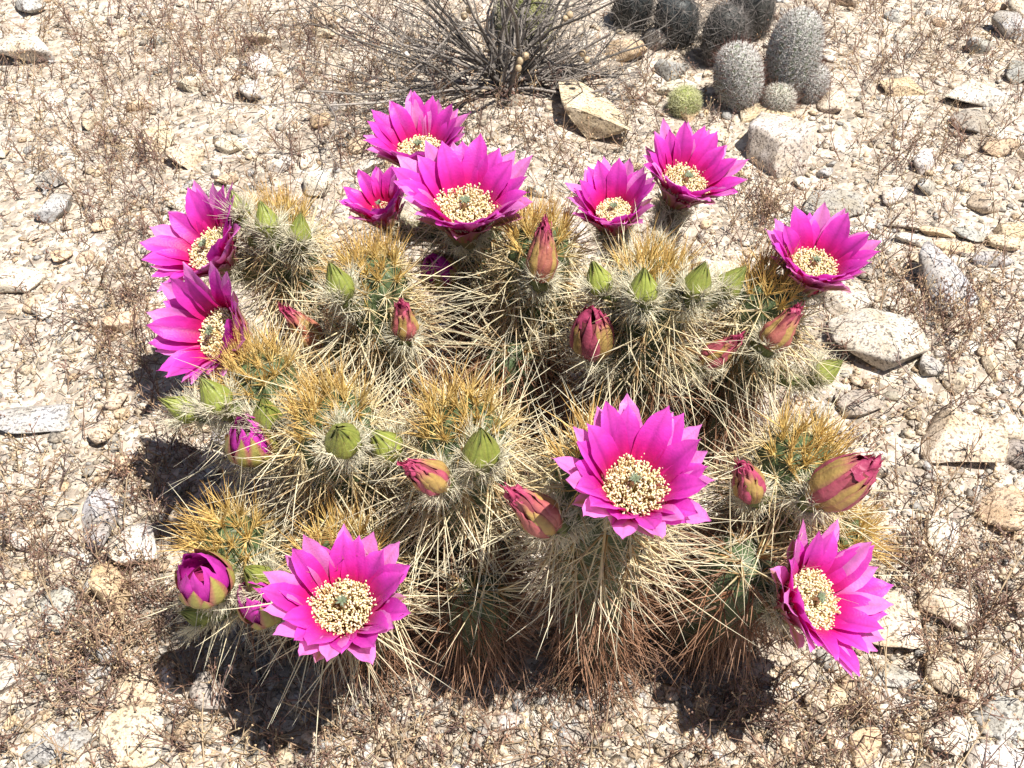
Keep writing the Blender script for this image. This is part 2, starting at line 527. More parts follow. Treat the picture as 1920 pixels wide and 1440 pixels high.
# gravel and grit: nobody could count it
acc = Acc()
iv, itr = ICO[1]
NG = 30000
px = rng.uniform(-60, 1980, NG); py = rng.uniform(-40, 1500, NG)
d = CR[None] * ((px - 960) / 960 * TH)[:, None] + CU[None] * (-(py - 720) / 960 * TH)[:, None] - CT[None]
k = -CAMLOC[2] / d[:, 2]
G = CAMLOC[None] + d * k[:, None]
G[:, 2] = H(G[:, 0], G[:, 1])
s = np.minimum(0.0050, 0.00062 * np.exp(np.abs(rng.normal(0, 0.85, NG))))
sc = s[:, None, None] * rng.uniform(0.6, 1.3, (NG, 1, 3)) * np.array([1, 1, .55])
jit = 1 + 0.35 * rng.normal(size=(NG, len(iv), 1))
jit = np.clip(jit, .5, 1.5)
an = rng.uniform(0, 6.28, NG)
V = iv[None] * jit * sc
V = np.stack([V[..., 0] * np.cos(an)[:, None] - V[..., 1] * np.sin(an)[:, None], V[..., 0] * np.sin(an)[:, None] + V[..., 1] * np.cos(an)[:, None], V[..., 2]], -1)
V = V + G[:, None] + np.array([0, 0, 1.0]) * (s * 0.25)[:, None, None]
pal = np.array([TONES['white'], TONES['cream'], TONES['tan'], TONES['blue-grey'], TONES['cream'], TONES['grey']])
C = pal[rng.integers(0, 6, NG)] * rng.uniform(.75, 1.1, (NG, 1))
F = itr[None] + (np.arange(NG) * len(iv))[:, None, None]
acc.add(V, np.broadcast_to(C[:, None], V.shape), tris=F.reshape(-1, 3))
tag(obj('gravel', acc.mesh('gravel', M_ROCK, smooth=False)), 'loose pale gravel and grit covering the sandy ground', 'gravel', kind='stuff')

# ------------------------------------------------------------------ cactus parts
CREAM = np.array([0.84, 0.72, 0.44]); GOLD = np.array([0.58, 0.325, 0.095]); BROWN = np.array([0.26, 0.115, 0.055]); WHITE = np.array([0.92, 0.87, 0.70])
GREYB = np.array([0.26, 0.17, 0.12]); YEL = np.array([0.90, 0.71, 0.28])

def cluster_mesh(kind, k):
    """an areole's star of spines; local z points out of the stem, y towards its tip"""
    a = Acc()
    def star(n, lo, hi, r, c0, c1, e0, e1):
        th = np.arange(n) / n * 6.283 + rng.normal(0, .18, n)
        D = np.stack([np.cos(th), np.sin(th), rng.uniform(e0, e1, n)], 1)
        spines(a, rng.normal(0, .0004, (n, 3)), D, rng.uniform(lo, hi, n), r, c0, c1, .06, 3)
    if kind == 'crown':
        n = 18
        D = np.stack([rng.normal(0, .34, n), rng.normal(.40, .32, n), rng.uniform(.7, 1, n)], 1)
        spines(a, rng.normal(0, .0008, (n, 3)), D, rng.uniform(.010, .025, n), rng.uniform(.00030, .00046, n), YEL, GOLD, .022, 4)
        star(13, .005, .011, .00026, CREAM, YEL, .3, .9)
    elif kind == 'upper':
        n = 8
        D = np.stack([rng.normal(0, .6, n), rng.normal(.0, .5, n), rng.uniform(.5, 1, n)], 1)
        spines(a, rng.normal(0, .0006, (n, 3)), D, rng.uniform(.012, .026, n), rng.uniform(.00030, .00050, n), CREAM, CREAM * .5 + GOLD * .5, .025, 4)
        star(12, .007, .013, .00028, WHITE, CREAM, .15, .6)
        n = 2
        D = np.stack([rng.normal(0, .7, n), rng.normal(.1, .5, n), rng.uniform(.5, 1, n)], 1)
        spines(a, rng.normal(0, .0006, (n, 3)), D, rng.uniform(.026, .042, n), .00044, CREAM, WHITE, .04, 5)
    elif kind == 'middle':
        n = 6
        D = np.stack([rng.normal(0, .6, n), rng.normal(-.35, .5, n), rng.uniform(.4, 1, n)], 1)
        spines(a, rng.normal(0, .0006, (n, 3)), D, rng.uniform(.016, .040, n), rng.uniform(.00034, .00054, n), GOLD * .8, WHITE, .025, 4)
        star(10, .007, .014, .00027, WHITE * .85, WHITE, .1, .5)
        n = 3 + k % 2
        D = np.stack([rng.normal(0, .7, n), rng.normal(-.3, .5, n), rng.uniform(.5, 1, n)], 1)
        spines(a, rng.normal(0, .0006, (n, 3)), D, rng.uniform(.032, .060, n), .00048, CREAM * .9, WHITE, .04, 5)
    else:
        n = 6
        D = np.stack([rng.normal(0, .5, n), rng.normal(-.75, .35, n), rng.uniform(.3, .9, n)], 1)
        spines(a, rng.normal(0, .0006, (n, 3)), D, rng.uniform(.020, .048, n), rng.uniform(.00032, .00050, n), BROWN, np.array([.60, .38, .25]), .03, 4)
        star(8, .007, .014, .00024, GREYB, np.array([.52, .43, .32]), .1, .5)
    # woolly areole pad
    v = ICO[1][0] * np.array([.0012, .0016, .0007])
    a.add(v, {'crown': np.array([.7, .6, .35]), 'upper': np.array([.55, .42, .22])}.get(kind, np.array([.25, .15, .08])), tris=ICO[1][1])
    return a.mesh('spine_cluster', M_SPINE)
CL = {k: [cluster_mesh(k, i) for i in range(14)] for k in ('crown', 'upper', 'middle', 'lower')}

class Stem:
    pass

def make_stem(tip_px, tip_py, tip_z, label, rad=0.024, lean=0.80, base=None, ribs=11, shift=(0, 0), seed=0, crown=True):
    st = Stem()
    rad = rad * 0.80
    tip = at(tip_px, tip_py, tip_z)
    if base is None:
        bx = CLUMP[0] + (tip[0] - CLUMP[0]) * lean + shift[0]
        by = CLUMP[1] + (tip[1] - CLUMP[1]) * lean + shift[1]
    else:
        bx, by = base
    b = np.array([bx, by, float(H(bx, by)) - 0.004])
    st.tip, st.base, st.rad = tip, b, rad
    ax = nrm(tip - b)
    Ln = np.linalg.norm(tip - b)
    fr = frame(ax, up=np.array([0, 1.0, 0.0]))
    st.ax, st.L, st.fr = ax, Ln, fr
    root = obj('hedgehog_cactus_stem', None, None, (bx, by, float(H(bx, by))))
    root.empty_display_size = 0.02
    tag(root, label, 'cactus', 'stems of the hedgehog cactus clump')
    st.root = root
    arc = Ln - rad + rad * math.pi / 2
    ph0 = random.uniform(0, 6.28)
    def surf(a, th):
        """arc distance a from the tip, angle th -> axial, radius, normal tilt"""
        a = np.asarray(a, float)
        phi = np.clip(a / rad, 0, math.pi / 2)
        axial = np.where(a < rad * math.pi / 2, Ln - rad + rad * np.cos(phi), Ln - rad - (a - rad * math.pi / 2))
        r = rad * np.sin(phi)
        s = np.clip(axial / Ln, 0, 1)
        r = r * (0.72 + 0.28 * np.clip(s / 0.6, 0, 1) ** .7)
        return axial, r, phi
    # ribbed body
    A = np.linspace(0.0004, arc, 46)
    T = np.linspace(0, 2 * math.pi, ribs * 6, endpoint=False)
    aa, tt = np.meshgrid(A, T, indexing='ij')
    axial, r, phi = surf(aa, tt)
    rel = ((tt - ph0) * ribs / (2 * math.pi)) % 1.0
    ridge = np.abs(np.cos(math.pi * rel)) ** 1.2
    par = (np.floor((tt - ph0) * ribs / (2 * math.pi) + .5)).astype(int) % 2
    tub = 0.5 + 0.5 * np.cos((aa - 0.004 - par * 0.005) / 0.010 * 2 * math.pi)
    r = r * (0.86 + 0.14 * ridge) + 0.0014 * tub * ridge * np.sin(phi)
    P = b[None, None] + fr[:, 2] * axial[..., None] + (fr[:, 0] * np.cos(tt)[..., None] + fr[:, 1] * np.sin(tt)[..., None]) * r[..., None]
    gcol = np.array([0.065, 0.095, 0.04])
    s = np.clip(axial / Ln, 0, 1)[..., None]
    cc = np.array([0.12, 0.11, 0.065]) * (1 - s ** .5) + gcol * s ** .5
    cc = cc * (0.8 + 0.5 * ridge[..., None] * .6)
    a_ = Acc()
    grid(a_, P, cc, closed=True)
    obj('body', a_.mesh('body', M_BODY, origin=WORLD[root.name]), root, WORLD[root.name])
    # areoles
    st.keep = []
    for kx in range(ribs):
        th = ph0 + kx * 2 * math.pi / ribs
        a0 = 0.004 + (kx % 2) * 0.005
        while a0 < arc - 0.012:
            if a0 < 0.006 and kx % 3: a0 += 0.010; continue
            axial, r, phi = [float(q) for q in surf(a0, th)]
            rd = fr[:, 0] * math.cos(th) + fr[:, 1] * math.sin(th)
            p = b + fr[:, 2] * axial + rd * (r + 0.0012)
            nn = nrm(rd * math.sin(phi) + ax * math.cos(phi))
            upv = ax if phi > 0.5 else ax - rd * 1.5
            h = axial / Ln
            if nn @ np.array([0, 1, 0]) > 0.75 and h < 0.7: a0 += 0.010; continue     # hidden rear foot
            if not crown: kd = 'middle' if a0 < .012 else 'lower'  # brown spines up to the tip, colouring in the shade on these stems
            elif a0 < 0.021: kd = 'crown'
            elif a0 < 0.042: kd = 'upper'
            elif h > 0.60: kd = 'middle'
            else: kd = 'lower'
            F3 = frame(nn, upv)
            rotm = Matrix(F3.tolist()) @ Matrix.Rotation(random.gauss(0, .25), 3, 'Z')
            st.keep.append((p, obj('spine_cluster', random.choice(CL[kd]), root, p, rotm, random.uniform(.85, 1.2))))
            a0 += 0.010 * random.uniform(.92, 1.08)
    return st

def fine_spines(base, ctr_fn, radius_fn, n, lmin=.006, lmax=.012, origin=None, parent=None, up=0.5):
    """white bristles on a floral tube: ctr_fn(t)->point, dir ; radius_fn(t)"""
    a = Acc()
    B, D = [], []
    na = max(6, n // 11)
    for i in range(na):
        t = random.random() ** .85
        c, dr = ctr_fn(t)
        F3 = frame(dr)
        th = random.uniform(0, 6.283)
        rd = F3[:, 0] * math.cos(th) + F3[:, 1] * math.sin(th)
        p = c + rd * radius_fn(t)
        for j in range(11):
            B.append(p + rng.normal(0, .0003, 3))
            tg = np.cross(dr, rd)
            D.append(rd * random.uniform(.35, 1) + dr * random.gauss(up, .5) + tg * random.gauss(0, .6))
    B, D = np.array(B), np.array(D)
    m = len(B)
    spines(a, B, D, rng.uniform(lmin, lmax, m), rng.uniform(.00019, .00029, m), WHITE * .95, WHITE * 1.05, .12, 3)
    o = obj('bristles', a.mesh('bristles', M_FINE, origin=origin), parent, origin)
    o['kind'] = 'stuff'
    return o

def seat(st, px, py, gap, back=None):
    """the point on the sight line of a pixel that lies 'gap' outside a stem's skin"""
    best = None
    for z in np.arange(0.25, 0.05, -0.0015):
        p = at(px, py, z)
        q = p - (back if back is not None else 0)
        sx = float(np.clip((q - st.base) @ st.ax, 0, st.L - st.rad))
        d = np.linalg.norm(q - st.base - st.ax * sx) - st.rad - gap
        if best is None or abs(d) < best[0]:
            best = (abs(d), p)
        if d <= 0:
            return p
    return best[1]

def clear_spines(p0, p1, r):
    """drops the spine clusters standing where a bud or a flower's tube leaves the stem"""
    d = p1 - p0
    for st in S.values():
        left = []
        for p, o in st.keep:
            t = float(np.clip((p - p0) @ d / (d @ d), 0, 1))
            if np.linalg.norm(p - p0 - d * t) < r:
                bpy.data.objects.remove(o)
            else:
                left.append((p, o))
        st.keep = left

def tube_to(st, b, n, r1, r0=0.0065):
    """curved floral tube from the stem's shoulder to b; returns mesh data and a centre-line function"""
    s = float(np.clip((b - st.base) @ st.ax - 0.012, 0.25 * st.L, st.L - st.rad * 0.55))
    c = st.base + st.ax * s
    out = b - c
    out = out - (out @ st.ax) * st.ax
    out = nrm(out) if np.linalg.norm(out) > 1e-4 else st.fr[:, 0]
    q = c + out * st.rad * 0.62
    dist = np.linalg.norm(b - q)
    h1 = q + out * dist * 0.45
    h2 = b - n * dist * 0.35
    def ctr(t):
        p = (1 - t) ** 3 * q + 3 * (1 - t) ** 2 * t * h1 + 3 * (1 - t) * t * t * h2 + t ** 3 * b
        d = 3 * (1 - t) ** 2 * (h1 - q) + 6 * (1 - t) * t * (h2 - h1) + 3 * t * t * (b - h2)
        return p, nrm(d + n * 1e-4)
    rf = lambda t: r0 + (r1 - r0) * t
    return ctr, rf

def tube_mesh(ctr, rf, col0, col1, origin, K=10, S=14):
    a = Acc()
    V = np.zeros((K, S, 3)); C = np.zeros((K, S, 3))
    u = None
    for i in range(K):
        t = i / (K - 1)
        p, d = ctr(t)
        if u is None:
            u = frame(d)[:, 0]
        u = nrm(u - (u @ d) * d)
        w = np.cross(d, u)
        th = np.arange(S) * 2 * math.pi / S
        rr = rf(t) * (1 + 0.10 * np.sin(th * 5 + i))
        V[i] = p + (np.cos(th)[:, None] * u + np.sin(th)[:, None] * w) * rr[:, None]
        C[i] = np.array(col0) * (1 - t) + np.array(col1) * t
    grid(a, V, C, closed=True)
    return a.mesh('floral_tube', M_SEPAL, origin=origin)

MAG = np.array([0.62, 0.020, 0.42]); THROAT = np.array([0.60, 0.008, 0.13]); LAV = np.array([0.74, 0.15, 0.62]); PALE = np.array([0.80, 0.30, 0.62])
OLIVE = np.array([0.24, 0.21, 0.055]); PBROWN = np.array([0.42, 0.12, 0.11])

def petal_mesh(az, L, W, r0, z0, a0, a1, F3, org, whorl, bend=0.0, side=0.0, seed=0):
    """one petal in the flower frame F3 at org (world)"""
    A, B = 19, 9
    s = np.linspace(0, 1, A)
    ds = L / (A - 1)
    ang = a0 + (a1 - a0) * s ** .9 + bend * s ** 3
    rr = r0 + np.concatenate([[0], np.cumsum(np.sin(ang[:-1]) * ds)])
    zz = z0 + np.concatenate([[0], np.cumsum(np.cos(ang[:-1]) * ds)])
    f = 0.40 + 0.60 * np.sin(np.clip(s / 0.66, 0, 1) * math.pi / 2)
    x = np.clip((s - 0.60) / 0.40, 0, 1)
    f = f * (1 - x ** 2.2)
    f[-1] = 0.0
    f[-2] *= 0.72
    u = np.linspace(-1, 1, B)
    wv = W / 2 * f[:, None] * u[None]
    jag = 1 + (rng.uniform(-.09, .05, (A, 2)) * np.clip((s - .45) * 3, 0, 1)[:, None])
    wv[:, 0] *= jag[:, 0]; wv[:, -1] *= jag[:, 1]
    wv += side * L * (s ** 2)[:, None]
    cup = (u ** 2)[None] * W * 0.16 * np.sin(np.clip(s * 1.1, 0, 1) * math.pi)[:, None]
    # slight waviness and a crease on the midrib
    ph = rng.uniform(0, 6.28)
    wav = 0.00055 * np.sin(s * 7 + ph)[:, None] * u[None] + 0.0004 * np.sin(s * 17 + ph * 2)[:, None] * (u ** 2)[None]
    crease = -0.0005 * np.exp(-(u / .16) ** 2)[None] * f[:, None]
    nrm_r = -np.cos(ang)[:, None]; nrm_z = np.sin(ang)[:, None]
    off = cup + wav + crease
    R_ = rr[:, None] + nrm_r * off
    Z_ = zz[:, None] + nrm_z * off
    ca, sa = math.cos(az), math.sin(az)
    # shrink sideways bend round the axis near the base so petals fan as a ring
    X = R_ * ca - wv * sa
    Y = R_ * sa + wv * ca
    Pl = np.stack([X, Y, Z_], -1)
    Pw = Pl @ F3.T + org
    q = s[:, None, None]
    uu = np.abs(u)[None, :, None]
    if whorl == 'inner':
        c = THROAT * (1 - np.clip((q - .36) / .32, 0, 1)) + MAG * np.clip((q - .36) / .32, 0, 1)
        tipm = np.clip((q - .50) / .50, 0, 1) ** 1.2 * .62
        c = c * (1 - tipm) + LAV * tipm
        c = c * (1 - .22 * np.exp(-(uu / .10) ** 2))
    elif whorl == 'outer':
        k = np.clip((q - .30) / .35, 0, 1)
        c = THROAT * .9 * (1 - k) + (LAV * .55 + PALE * .45) * k
        rib = np.exp(-(uu / .22) ** 2) * .55 * (1 - q * .6)
        c = c * (1 - rib) + np.array([.42, .14, .16]) * rib
    else:
        k = np.clip(q * 1.2, 0, 1)
        rib = np.exp(-(uu / .42) ** 2)
        c = (PBROWN * (1 - k) + PALE * .8 * k) * (1 - rib) + (OLIVE * (1 - k * .5) + np.array([.45, .2, .16]) * k * .5) * rib
    streak = 1 + .10 * np.sin(u * 23 + ph)[None, :, None] + .05 * rng.normal(size=(1, B, 1))
    c = np.clip(c * streak * rng.uniform(.9, 1.1), 0, .95)
    a = Acc()
    grid(a, Pw, c)
    return a.mesh('petal', M_PETAL, origin=org)

def make_flower(st, px, py, z, cd, size=1.0, openness=1.0, n_in=13, disc=0.020, seed=0, droop=None, stamens=1050, label=None, zfix=False):
    """cd: facing direction given in camera right / up / toward, turned into a world vector"""
    size = size * .705
    n = camdir(*cd)
    org = seat(st, px, py, 0.0150, n * 0.019 * size)
    if zfix:
        p2 = at(px, py, z)
        size *= ((CAMLOC - p2) @ CT) / ((CAMLOC - org) @ CT)
        org = p2
    F3 = frame(n)
    b = org - n * 0.019 * size
    ctr, rf = tube_to(st, b, n, 0.0112 * size)
    fl = obj('flower', tube_mesh(ctr, rf, (.10, .13, .05), (.17, .13, .06), org), st.root, org)
    if label: fl['label'] = label
    clear_spines(org - n * .016, org + n * .02, .017)
    a0, a1 = 0.29 + .13 * openness, 0.42 + 0.56 * openness
    off = random.uniform(0, 6.28)
    r0, z0 = 0.0095 * size, -0.0195 * size
    for ring, (cnt, Lg, W, da, wh) in enumerate([(n_in + 2, .050, .0168, 0, 'inner'), (n_in, .052, .0150, .07, 'outer'), (9, .038, .0115, .13, 'sepal')]):
        for i in range(cnt):
            az = off + ring * .55 + i * 2 * math.pi / cnt + random.gauss(0, .07)
            L = Lg * size * random.uniform(.90, 1.08)
            da2 = random.gauss(0, .055)
            bend = random.gauss(-.03, .12) + (.22 if random.random() < .12 else 0)
            me = petal_mesh(az, L, W * size * random.uniform(.88, 1.12), r0 + ring * .0008, z0 - ring * .0012, a0 + da * .5 + da2, a1 + da + da2, F3, org, wh, bend, random.gauss(0, .035))
            obj('petal' if ring < 2 else 'sepal', me, fl, org)
    # stamens
    if stamens:
        a = Acc()
        N = stamens
        rad = disc * np.sqrt(rng.uniform(0.015, 1, N)) * size
        th = rng.uniform(0, 6.283, N)
        top = np.stack([rad * np.cos(th), rad * np.sin(th), (-.002 + .0022 * rng.normal(size=N) * .6 - .05 * rad + .16 * np.maximum(0, rad - .014)) * size], 1)
        rb = (.0025 + .38 * rad)
        bot = np.stack([rb * np.cos(th), rb * np.sin(th), np.full(N, -.016 * size)], 1)
        mid = (top + bot) / 2 + np.stack([np.cos(th), np.sin(th), np.zeros(N)], 1) * (rad * -.10)[:, None] + rng.normal(0, .0006, (N, 3))
        P = np.stack([bot, mid, top], 1) @ F3.T + org
        k = (rad / (disc * size))[:, None]
        cb = np.array([.75, .50, .18]) * (1 - k) + np.array([.66, .22, .12]) * k
        C = np.stack([cb, cb * .6 + .4 * np.array([.85, .65, .3]), np.broadcast_to([.88, .66, .32], (N, 3))], 1)
        tubes(a, P, np.array([.00022, .00020, .00016])[None] * np.ones((N, 1)), C)
        v = ICO[1][0]
        va = v[None] * (np.array([.00050, .00050, .00105]) * rng.uniform(.8, 1.3, (N, 1)))[:, None, :] * size
        ra = rng.uniform(0, 6.28, N); rbb = rng.uniform(-1.2, 1.2, N)
        x, y, zc = va[..., 0], va[..., 1], va[..., 2]
        y2 = y * np.cos(rbb)[:, None] - zc * np.sin(rbb)[:, None]; z2 = y * np.sin(rbb)[:, None] + zc * np.cos(rbb)[:, None]
        va = np.stack([x * np.cos(ra)[:, None] - y2 * np.sin(ra)[:, None], x * np.sin(ra)[:, None] + y2 * np.cos(ra)[:, None], z2], -1)
        va = (va + top[:, None]) @ F3.T + org
        ac = np.array([.93, .80, .50]) * rng.uniform(.85, 1.1, (N, 1)) * np.array([1, 1, 1.0])
        ac[:, 2] *= rng.uniform(.75, 1.3, N)
        a.add(va, np.broadcast_to(np.clip(ac, 0, .97)[:, None], va.shape), tris=(ICO[1][1][None] + (np.arange(N) * len(v))[:, None, None]).reshape(-1, 3))
        so = obj('stamens', a.mesh('stamens', M_POLLEN, origin=org), fl, org)
        so['kind'] = 'stuff'
        # green stigma lobes
        a = Acc()
        nl = 11
        th = np.arange(nl) * 2 * math.pi / nl + rng.normal(0, .1, nl)
        P = np.stack([np.stack([.0006 * np.cos(th), .0006 * np.sin(th), np.full(nl, .0035)], 1),
                      np.stack([.0022 * np.cos(th), .0022 * np.sin(th), np.full(nl, .0064) + rng.normal(0, .0004, nl)], 1),
                      np.stack([.0050 * np.cos(th), .0050 * np.sin(th), np.full(nl, .0068) + rng.normal(0, .0008, nl)], 1)], 1) * size * .72
        tubes(a, P @ F3.T + org, np.array([.0007, .00085, .00035])[None] * np.ones((nl, 1)) * size, np.array([.16, .20, .12]), 5)
        st_ = np.array([[[0, 0, -.016], [0, 0, -.006], [0, 0, .005]]]) * size
        tubes(a, st_ @ F3.T + org, np.array([[.0010, .0010, .0011]]) * size, np.array([.6, .5, .25]), 6)
        obj('stigma', a.mesh('stigma', M_SEPAL, origin=org), fl, org)
    # pale floor of the cup
    a = Acc()
    th = np.arange(18) * 2 * math.pi / 18
    V = np.stack([np.stack([r_ * np.cos(th), r_ * np.sin(th), np.full(18, zq)], -1) for r_, zq in ((.0112, -.017), (.006, -.0185), (.0006, -.019))]) * size
    grid(a, V @ F3.T + org, np.array([.55, .30, .12]), closed=True)
    obj('cup_floor', a.mesh('cup_floor', M_SEPAL, origin=org), fl, org)
    fine_spines(b, ctr, rf, int(300 + 16000 * np.linalg.norm(ctr(0)[0] - b)), .005, .011, org, fl)
    return fl

def wrap(acc_name, matr, F3, org, prof, len_, az0, w, t0, t1, lift, col_fn, twist=0.0, crump=0.0, A=12, B=7, seed=0, flare=0.0):
    """a scale or tepal hugging a bud whose radius is prof(t) along its axis"""
    t = np.linspace(t0, t1, A)
    u = np.linspace(-1, 1, B)
    q = (t - t0) / (t1 - t0)
    wd = w * (0.75 + .25 * np.sin(np.clip(q / .45, 0, 1) * math.pi / 2)) * np.clip(1 - np.clip((q - .45) / .55, 0, 1) ** 1.9, 0.0, 1)
    az = az0 + wd[:, None] * u[None] + twist * t[:, None]
    rp = np.array([prof(x) for x in t])
    rr = rp[:, None] + lift + (0.0011 * (1 - u ** 2))[None] * np.sin(np.clip(q * 1.2, 0, 1) * math.pi * .8 + .4)[:, None] + flare * (q ** 3)[:, None]
    zz = (t * len_)[:, None] + 0 * u[None]
    P = np.stack([rr * np.cos(az), rr * np.sin(az), zz], -1)
    if crump:
        k = (np.clip((t - .35) / .65, 0, 1) ** 1.2)[:, None, None]
        nz = np.stack([fbm(P * 260 + 3 * j, seed + j * 7, 2) - .5 for j in range(3)], -1)
        P = P + nz * crump * (.25 + k)
    c = col_fn(t[:, None, None], q[:, None, None], np.abs(u)[None, :, None])
    a = Acc()
    grid(a, P @ F3.T + org, np.broadcast_to(np.clip(c, 0, .95), P.shape))
    return a.mesh(acc_name, matr, origin=org)

def bud_common(st, px, py, z, cd, len_, name, rbase, label=None, gap=.014):
    n = camdir(*cd)
    c = seat(st, px, py, gap, n * len_ * .5)
    org = c - n * len_ * .5
    F3 = frame(n)
    ctr, rf = tube_to(st, org + n * 0.001, n, rbase)
    root = obj(name, tube_mesh(ctr, rf, (.11, .15, .05), (.16, .18, .06), org), st.root, org)
    clear_spines(org - n * .002, org + n * len_, rbase + .008)
    if label: root['label'] = label
    return root, n, org, F3, ctr, rf

def core_mesh(parent, prof, len_, F3, org, col, tmax=.98):
    a = Acc()
    th = np.arange(16) * 2 * math.pi / 16
    T = np.linspace(0, tmax, 14)
    V = np.stack([np.stack([prof(t) * .93 * np.cos(th), prof(t) * .93 * np.sin(th), np.full(16, t * len_ * .985)], -1) for t in T])
    grid(a, V @ F3.T + org, np.array(col), closed=True)
    obj('core', a.mesh('core', M_SEPAL, origin=org), parent, org)

def green_bud(st, px, py, z, cd=(0, .8, .55), len_=.026, rad=.0092):
    len_, rad = len_ * .92, rad * .76
    prof = lambda t: rad * (min(1, (t + .16) / .42) ** .6) * max(0.02, 1 - max(0, (t - .26) / .76) ** 1.25)
    root, n, org, F3, ctr, rf = bud_common(st, px, py, z, cd, len_, 'bud', prof(0) * 1.0)
    core_mesh(root, prof, len_, F3, org, (.16, .19, .05))
    hue = random.uniform(.85, 1.2)
    def cf(t, q, u):
        g = np.array([.235, .27, .05]) * hue
        d = np.array([.085, .10, .025])
        edge = np.clip((u - .50) / .40, 0, 1)
        c = g * (1 - edge) + d * edge
        rib = np.exp(-(u / .14) ** 2) * .40
        c = c * (1 - rib) + np.array([.17, .155, .045]) * rib
        tip = np.clip((q - .85) / .15, 0, 1) * .6
        return c * (1 - tip) + np.array([.22, .15, .06]) * tip
    off = random.uniform(0, 6.28)
    for i in range(14):
        ring = i // 5
        az = off + i * 2.39996
        t0, t1 = [(.0, .74), (.05, .93), (.10, 1.03)][min(ring, 2)]
        me = wrap('bud_scale', M_SEPAL, F3, org, prof, len_, az, .50, t0, t1 * random.uniform(.95, 1.04), .0008 - .0003 * ring, cf, twist=.30)
        obj('bud_scale', me, root, org)
    fine_spines(org, ctr, rf, 420, .006, .012, org, root, up=.4)
    # pale bristles rising along the scales
    fine_spines(org, lambda t: (org + n * len_ * .40 * t, n), lambda t: prof(.40 * t) + .0014, 210, .008, .016, org, root, up=.9)
    return root

def opening_bud(st, px, py, z, cd, len_=.034, rad=.0145, mouth=.5):
    """magenta petals just parting above olive scales"""
    len_, rad = len_ * .96, rad * .97
    prof = lambda t: rad * (min(1, (t + .10) / .48) ** .65) * (1 - (1 - mouth) * max(0, (t - .45) / .55) ** 1.6)
    root, n, org, F3, ctr, rf = bud_common(st, px, py, z, cd, len_, 'opening_bud', prof(0), gap=.019)
    def cp(t, q, u):
        c = MAG * 1.05 * (1 - q * .35) + LAV * q * .35
        return c * (1 - .25 * np.exp(-(u / .12) ** 2)) * (.75 + .25 * q)
    def cs(t, q, u):
        edge = np.clip((u - .35) / .5, 0, 1)
        return (OLIVE * 1.25 * (1 - edge) + np.array([.34, .10, .10]) * edge)
    off = random.uniform(0, 6.28)
    for i in range(9):
        me = wrap('petal', M_PETAL, F3, org, prof, len_, off + i * 2.39996, .58, .05, random.uniform(.95, 1.16), -.0006 - .0006 * (i % 3), cp, twist=.5, A=14, crump=.002, seed=i)
        obj('petal', me, root, org)
    for i in range(11):
        ring = i // 6
        me = wrap('sepal', M_SEPAL, F3, org, prof, len_, off + i * 2.39996, .40, -.02, random.uniform(.50, .70) if ring else random.uniform(.78, 1.0), .0010 + .0004 * ring, cs, twist=.45)
        obj('sepal', me, root, org)
    a = Acc()
    th = np.arange(16) * 2 * math.pi / 16
    V = np.stack([np.stack([prof(t) * k * np.cos(th), prof(t) * k * np.sin(th), np.full(16, t * len_)], -1) for t, k in ((0, .9), (.3, .86), (.42, .8), (.5, .3), (.5, .02))])
    grid(a, V @ F3.T + org, np.array([.28, .02, .10]), closed=True)
    obj('core', a.mesh('core', M_SEPAL, origin=org), root, org)
    fine_spines(org, ctr, rf, 420, .006, .012, org, root)
    fine_spines(org, lambda t: (org + n * len_ * .2 * t, n), lambda t: prof(.2 * t) + .0016, 70, .007, .012, org, root, up=1.0)
    return root

